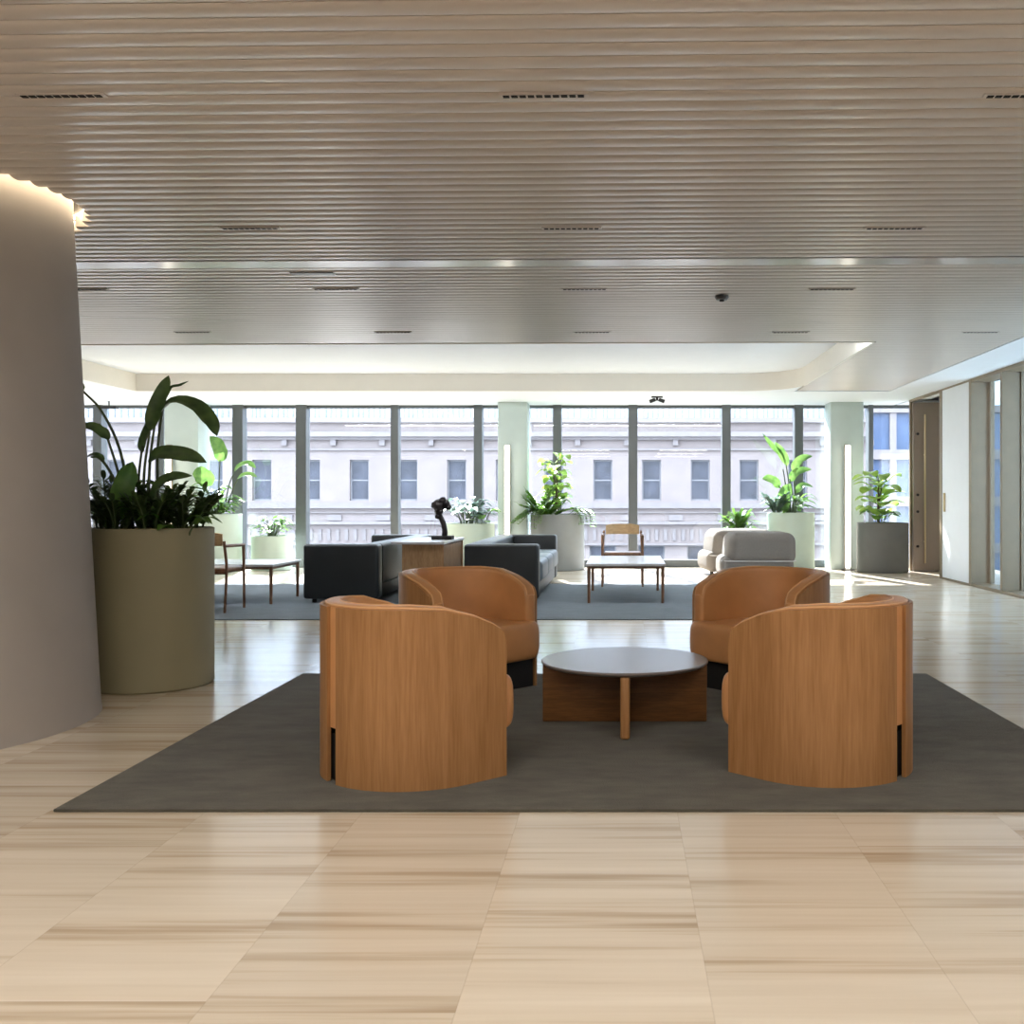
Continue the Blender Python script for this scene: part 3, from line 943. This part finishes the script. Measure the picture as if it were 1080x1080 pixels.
# ------------------------------------------------------------------ big olive planter
PL = Vector((-3.06, 6.487, 0))
t = thing('potted_plant', 'large olive cylinder planter with tall bird of paradise beside the round column', 'plant', PL)
pot_parts(t, .382, 1.02, M['olive'])
def lp(px, py, dy=0.0): return P(px, py, PL.y + dy) - PL
big = [  # stalk points, leaf points, width
    ([(152, 556, 0), (152, 500, -.02), (158, 455, -.03)], [(158, 455, -.03), (163, 432, -.05), (172, 412, -.03), (178, 396, 0)], .09, (.3, -1, .2)),
    ([(148, 556, .02), (146, 510, .04), (150, 470, .05)], [(150, 478, .05), (152, 465, .05), (158, 450, .04), (163, 440, .03)], .09, (-.6, -1, .2)),
    ([(156, 556, 0), (158, 490, 0), (164, 442, 0)], [(164, 442, 0), (182, 424, -.02), (205, 428, -.04), (222, 445, -.06), (229, 460, -.06)], .125, (.1, -.55, 1)),
    ([(160, 556, -.05), (156, 520, -.06), (158, 496, -.08)], [(156, 487, -.08), (170, 479, -.10), (195, 481, -.12), (218, 488, -.14)], .13, (0, -.8, .8)),
    ([(168, 556, .1), (166, 480, .1), (172, 425, .1)], [(172, 425, .1), (180, 410, .12), (190, 407, .14), (199, 402, .16)], .055, (0, -.5, 1)),
    ([(140, 556, .05), (128, 480, .02), (108, 435, 0), (88, 413, 0)], [(88, 413, 0), (74, 405, 0), (62, 408, 0), (50, 420, 0)], .12, (0, -.4, 1)),
    ([(136, 556, -.03), (125, 500, -.05), (112, 458, -.06)], [(116, 463, -.06), (106, 455, -.08), (96, 450, -.1), (80, 449, -.1)], .075, (0, -.7, .7)),
    ([(140, 556, -.1), (120, 505, -.12), (106, 484, -.12), (96, 482, -.12)], [(110, 486, -.12), (104, 481, -.12), (97, 480, -.12), (86, 486, -.12)], .045, (0, -.6, 1)),
    ([(130, 556, -.14), (130, 545, -.14), (130, 535, -.15)], [(128, 548, -.15), (127, 525, -.18), (134, 503, -.16), (140, 487, -.12)], .13, (.6, -1, .1)),
    ([(170, 556, -.1), (168, 535, -.12), (166, 520, -.13)], [(160, 535, -.14), (166, 515, -.18), (180, 505, -.18), (203, 502, -.18)], .12, (-.1, -.7, .9)),
]
for k, (st, lf, w, up) in enumerate(big):
    bm = BM(); tube(bm, [lp(*q) for q in st], .011, 14, 8, .007); obj('stalk', bm, M['stalk'], t, 60)
    bm = BM(); leaf(bm, [lp(*q) for q in lf], w, up, .28, 'paddle', 14); obj('leaf', bm, M['leafmid'] if k in (8,) else M['leafdark'], t, 60)
bl, bs = BM(), BM()
for bx, by, n, h, sp in ((-.26, -.05, 8, .36, .22), (-.12, -.22, 7, .26, .2), (.10, -.22, 8, .27, .2), (.23, -.05, 8, .33, .22), (.0, .1, 6, .34, .22), (-.2, .18, 6, .36, .2), (.2, .18, 6, .3, .2)):
    zz_plant(bl, bs, (bx, by, .95), n, h, sp, .085, .034)
obj('undergrowth', bl, M['leafdark'], t, 60); obj('stem', bs, M['stalk'], t, 60)
for args in (((-.22, .02, .95), 8, .45, .2, .22, .1), ((.25, -.14, .95), 10, .18, .17, .15, .08), ((.12, -.05, .95), 8, .40, .18, .22, .09)):
    bl, bs = BM(), BM(); bush(bl, bs, *args)
    obj('foliage', bl, M['leafmid'], t, 60); obj('stem', bs, M['stalk'], t, 60)

# ------------------------------------------------------------------ planters along the windows
def planter(x, y, r, h, m, label):
    t = thing('potted_plant', label, 'plant', (x, y, 0), 0, 'planters along the windows')
    pot_parts(t, r, h, m)
    return t
def fol(t, m, fn):
    bl, bs = BM(), BM()
    fn(bl, bs)
    obj('foliage', bl, m, t, 60); obj('stem', bs, M['stalk'], t, 60)
def pushed(cx, cy, Y):          # local coordinates of a pixel for a plant standing at (cx, cy)
    return lambda px, py, dy=0.0: P(px, py, Y + dy) - Vector((cx, cy, 0))

x, y = -6.80, 16.72
t = planter(x, y - .02, .42, .96, M['palegreen'], 'tall pale green planter with light leafy plants at far left by the windows')
q = pushed(x, y - .02, 16.7)
for st, lf, w, up in (([(230, 540, 0), (231, 510, 0), (232, 485, 0)], [(231, 487, 0), (233, 478, 0), (229, 468, -.02), (221, 460, -.05)], .22, (.2, -1, .2)),
                      ([(222, 540, 0), (219, 520, 0), (214, 510, 0)], [(224, 512, 0), (217, 505, 0), (210, 500, 0), (203, 500, 0)], .28, (0, -1, .4)),
                      ([(236, 540, 0), (242, 510, 0), (249, 495, 0)], [(247, 497, 0), (254, 491, 0), (262, 489, 0), (270, 494, 0)], .16, (0, -.6, 1)),
                      ([(238, 540, 0), (246, 515, -.1), (252, 504, -.1)], [(250, 505, -.1), (258, 501, -.1), (264, 501, -.1), (271, 503, -.1)], .14, (0, -.6, 1))):
    bm = BM(); tube(bm, [q(*c) for c in st], .012, 8, 6, .008); obj('stalk', bm, M['stalk'], t, 60)
    bm = BM(); leaf(bm, [q(*c) for c in lf], w, up, .25, 'paddle', 10); obj('leaf', bm, M['leaflight'], t, 60)
fol(t, M['leafmid'], lambda bl, bs: (bush(bl, bs, (.03, -.05, .88), 26, .75, .32, .3, .09), bush(bl, bs, (.05, -.1, .88), 22, .38, .36, .24, .1)))
fol(t, M['leaflight'], lambda bl, bs: bush(bl, bs, (-.1, -.1, .88), 16, .5, .45, .3, .12))

t = planter(-5.98, 17.05, .335, .585, M['palegreen'], 'low pale green planter with small plants beside the far left tall one')
fol(t, M['leaflight'], lambda bl, bs: bush(bl, bs, (0, 0, .52), 22, .42, .26, .22, .11))
fol(t, M['leafmid'], lambda bl, bs: bush(bl, bs, (0, -.05, .52), 14, .55, .25, .26, .08))

t = planter(-2.59, 16.9, .44, .80, M['palegreen'], 'pale planter of blue green leaves behind the sculpture, left of the middle pillar')
fol(t, M['leafblue'], lambda bl, bs: (bush(bl, bs, (-.05, -.05, .72), 26, .6, .42, .3, .13), bush(bl, bs, (.05, .05, .72), 14, .72, .22, .26, .11)))
fol(t, M['leaflight'], lambda bl, bs: bush(bl, bs, (.25, -.1, .72), 9, .5, .2, .25, .13))

t = planter(-1.09, 17.12, .46, .95, M['greypot'], 'grey cylinder planter with tall bright leafy plant, right of the middle pillar')
fol(t, M['leaflime_sunlit'], lambda bl, bs: fiddle(t, bl, bs, (0, 0, .86), 1.08, .34, 20, .3, .2, 2))
fol(t, M['leafmid'], lambda bl, bs: zz_plant(bl, bs, (-.28, -.15, .86), 9, .5, .42, .13, .055))
fol(t, M['leafmid'], lambda bl, bs: zz_plant(bl, bs, (-.15, -.25, .86), 8, .3, .5, .13, .055))
bl, bs = BM(), BM()
for k in range(12):   # trailing stems over the rim, mostly towards the left
    a = PI * (1.02 + .5 * k / 11) if k < 8 else PI * (1.75 + .08 * (k - 8))
    d = Vector((math.cos(a), math.sin(a), 0))
    ln = rv(.12, .36)
    pts = [d * .2 + Vector((0, 0, .9)), d * .44 + Vector((0, 0, 1.02)), d * (.55 + .1 * ln) + Vector((0, 0, .95)), d * (.60 + .55 * ln * (k < 5)) + Vector((0, 0, .95 - ln * (.9 if k > 4 else .5)))]
    tube(bs, pts, .007, 10, 5, .004)
    c = smoothpts(pts, 14)
    for i in range(3, 15):
        for sg in (-1, 1):
            s = Vector((-d.y, d.x, 0)) * sg
            l = rv(.09, .14)
            leaf(bl, [c[i], c[i] + (s * .6 + d * .3 + Vector((0, 0, .2))) * l * .6, c[i] + (s * .8 + d * .5) * l], .06, (0, 0, 1), .2, 'lance', 4)
obj('trailing_foliage', bl, M['leaflight'], t, 60); obj('stem', bs, M['stalk'], t, 60)

t = planter(2.07, 17.2, .30, .62, M['palegreen'], 'low planter with spiky green plant behind the grey lounge chairs')
fol(t, M['leafmid'], lambda bl, bs: (zz_plant(bl, bs, (-.05, -.05, .55), 9, .42, .24, .14, .055), bush(bl, bs, (0, -.02, .55), 16, .5, .2, .24, .08)))
fol(t, M['leaflight'], lambda bl, bs: bush(bl, bs, (-.08, -.05, .55), 12, .35, .28, .2, .09))

x, y = 2.93, 17.18
t = planter(x, y, .405, .98, M['palegreen'], 'tall pale green planter with bird of paradise left of the right pillar')
q = pushed(x, y, 17.1)
for st, lf, w, up in (([(832, 540, 0), (829, 515, 0), (826, 495, 0)], [(828, 490, 0), (822, 478, 0), (814, 470, 0), (804, 457, 0)], .11, (.5, -1, .1)),
                      ([(834, 540, 0), (832, 510, 0), (829, 490, 0)], [(830, 492, 0), (828, 482, 0), (823, 474, 0), (817, 466, 0)], .12, (.5, -1, .1)),
                      ([(840, 540, 0), (838, 515, 0), (837, 496, 0)], [(836, 498, 0), (841, 488, 0), (848, 483, 0), (857, 481, 0)], .15, (0, -.8, .7)),
                      ([(838, 540, 0), (836, 520, 0), (833, 505, 0)], [(834, 508, 0), (838, 500, -.05), (846, 496, -.05), (856, 495, -.05)], .15, (0, -.8, .7)),
                      ([(828, 540, 0), (826, 520, 0), (821, 512, 0)], [(822, 515, 0), (817, 508, 0), (810, 505, 0), (804, 505, 0)], .17, (0, -.8, .6)),
                      ([(836, 540, 0), (838, 525, 0), (840, 516, 0)], [(840, 520, 0), (845, 513, 0), (850, 512, 0), (858, 514, 0)], .15, (0, -.6, 1)),
                      ([(830, 545, -.1), (830, 532, -.1), (829, 526, -.1)], [(829, 540, -.12), (826, 527, -.14), (829, 518, -.14), (834, 510, -.12)], .22, (0, -1, .1))):
    bm = BM(); tube(bm, [q(*c) for c in st], .014, 8, 6, .009); obj('stalk', bm, M['stalk'], t, 60)
    bm = BM(); leaf(bm, [q(*c) for c in lf], w, up, .25, 'paddle', 10); obj('leaf', bm, M['leaflight'], t, 60)
fol(t, M['leafmid'], lambda bl, bs: bush(bl, bs, (0, 0, .9), 26, .5, .38, .34, .11))
fol(t, M['leafblue'], lambda bl, bs: zz_plant(bl, bs, (-.26, -.12, .9), 10, .36, .3, .13, .055))

t = planter(4.36, 16.60, .42, .82, M['darkpot'], 'dark grey planter with broad fiddle leaf plant by the brown door')
fol(t, M['leaflime_sunlit'], lambda bl, bs: fiddle(t, bl, bs, (-.10, -.08, .74), .84, .26, 10, .40, .27, 3))
fol(t, M['leafmid'], lambda bl, bs: bush(bl, bs, (-.04, -.05, .74), 11, .4, .26, .26, .17, 'obov'))

# ------------------------------------------------------------------ outside
def fz(py): return EYE + (CY - py) * 45 / F
def fx(px): return (px - CX) * 45 / F
b = thing('office_building', 'pale stone office building with sash windows across the street', 'building', (0, 45, 0))
bm = BM()
X0, X1 = fx(-420), fx(915)
pxs = [276 + 51.4 * k for k in range(-9, 13)]
rows_ = [(fz(528), fz(485), 10), (-3.2, fz(575), 14)]
zc = [-6, -3.2, fz(575), fz(528), fz(485), fz(446)]
box(bm, X0, X1, .4, 8, -6, fz(446))
box(bm, X0, X1, 0, .4, -6, -3.2); box(bm, X0, X1, 0, .4, fz(575), fz(528)); box(bm, X0, X1, 0, .4, fz(485), fz(446))
for (z0, z1, hw) in rows_:
    edges = [X0]
    for p_ in pxs: edges += [fx(p_ - hw), fx(p_ + hw)]
    edges.append(X1)
    for k in range(0, len(edges), 2): box(bm, edges[k], edges[k + 1], 0, .4, z0, z1)
obj('wall', bm, M['stone'], b)
bm = BM()
for z0, z1, dp in ((fz(461), fz(456), .45), (fz(464), fz(461), .25), (fz(475), fz(473), .12), (fz(536), fz(530), .22), (fz(541), fz(540), .12), (fz(553), fz(550), .25), (fz(575), fz(573), .15), (fz(446), fz(441), .3)):
    box(bm, X0, X1, -dp, 0, z0, z1)
k = X0
while k < X1:
    box(bm, k, k + .15, -.07, 0, fz(570), fz(558)); k += .40
for p_ in pxs:
    box(bm, fx(p_ + 18), fx(p_ + 33), -.08, 0, fz(549), fz(543))
    box(bm, fx(p_ + 25) - .12, fx(p_ + 25) + .12, -.2, 0, fz(470), fz(464))
obj('cornice', bm, M['stone2'], b)
for (z0, z1, hw) in rows_:
    for p_ in pxs:
        bm = BM(); xx0, xx1 = fx(p_ - hw), fx(p_ + hw)
        for q_ in ((xx0, xx0 + .06, z0, z1), (xx1 - .06, xx1, z0, z1), (xx0 + .06, xx1 - .06, z0, z0 + .07), (xx0 + .06, xx1 - .06, z1 - .07, z1), (xx0 + .06, xx1 - .06, (z0 + z1) / 2 - .03, (z0 + z1) / 2 + .03)):
            box(bm, q_[0], q_[1], .18, .24, q_[2], q_[3])
        w_ = obj('window', bm, M['sash'], b)
        bm = BM(); box(bm, xx0 + .06, xx1 - .06, .21, .23, z0 + .07, z1 - .07); obj('pane', bm, M['pane'], w_)
bm = BM()
k = X0
rr = random.Random(5)
while k < X1:
    hgt = rr.uniform(.45, .8)
    box(bm, k, k + .09, .1, .2, fz(441), fz(441) + hgt); k += rr.uniform(.16, .34)
box(bm, X0, X1, .08, .22, fz(441) + .8, fz(441) + .95)
obj('balustrade', bm, M['baluster'], b)
bm = BM(); box(bm, X0, X1, 3.5, 8, fz(446), 10.4); obj('upper_storey', bm, mat('upper_bounce_render', rgb(176, 178, 184), 0.9, var=0.03), b)  # top raised to block sky, tone lightened to brighten floor and table reflections

b = thing('tower', 'blue glazed tower block seen past the right pillar', 'building', (19.5, 62, 0))
bm = BM(); box(bm, -4.6, 9, 0, 10, -6, 26); obj('wall', bm, M['towerglass'], b)
bm = BM()
for k in range(11): box(bm, -4.8, 9.2, -.3, 0, -5 + 2.9 * k, -4.4 + 2.9 * k)
for k in range(8): box(bm, -4.7 + 1.9 * k, -4.3 + 1.9 * k, -.2, 0, -6, 26)
obj('floor_band', bm, M['stone2'], b)
bm = BM(); box(bm, -80, 80, YW + .4, 120, -6.2, -6)
struct('street', bm, M['asphalt'])
b = thing('side_building', 'pale building outside the glazed right wall', 'building', (20, 14, 0))
bm = BM(); box(bm, 0, 6, -14, 22, -6, 11); obj('wall', bm, M['stone2'], b)
for k in range(9):
    bm = BM(); box(bm, -.06, 0, -12 + 3.6 * k, -10.2 + 3.6 * k, .2, 3.2); obj('window', bm, M['pane'], b)

# ------------------------------------------------------------------ light
w = bpy.data.worlds.new('World'); sc.world = w; w.use_nodes = True
bg = w.node_tree.nodes['Background']
bg.inputs[0].default_value = (0.73, 0.855, 1.0, 1); bg.inputs[1].default_value = 13.0
sd = bpy.data.lights.new('sun', 'SUN'); sd.energy = 34; sd.angle = math.radians(.6); sd.color = (1, .985, .97)
so = bpy.data.objects.new('sun', sd); col.objects.link(so)
so.rotation_euler = Vector((.25, -1, -.73)).to_track_quat('-Z', 'Y').to_euler()

def area(name, x, y, sx, sy, e, c=(1, .95, .88)):
    d = bpy.data.lights.new(name, 'AREA'); d.shape = 'RECTANGLE'; d.size = sx; d.size_y = sy; d.energy = e; d.color = c
    o = bpy.data.objects.new(name, d); col.objects.link(o)
    o.location = (x, y, H - .03)
    return o
k = 0
for y in (-2.6, -0.2, 2.2):
    for x in (-4.5, -1.2, 2.1):
        area('ceiling_lamp', x, y, 1.6, .5, 37)

sc.view_settings.view_transform = 'Standard'
sc.view_settings.look = 'None'
sc.view_settings.exposure = 0.0
sc.view_settings.gamma = 1.0
sc.view_settings.use_curve_mapping = False
sc.cycles.max_bounces = 10
sc.cycles.transparent_max_bounces = 12
sc.cycles.sample_clamp_indirect = 8
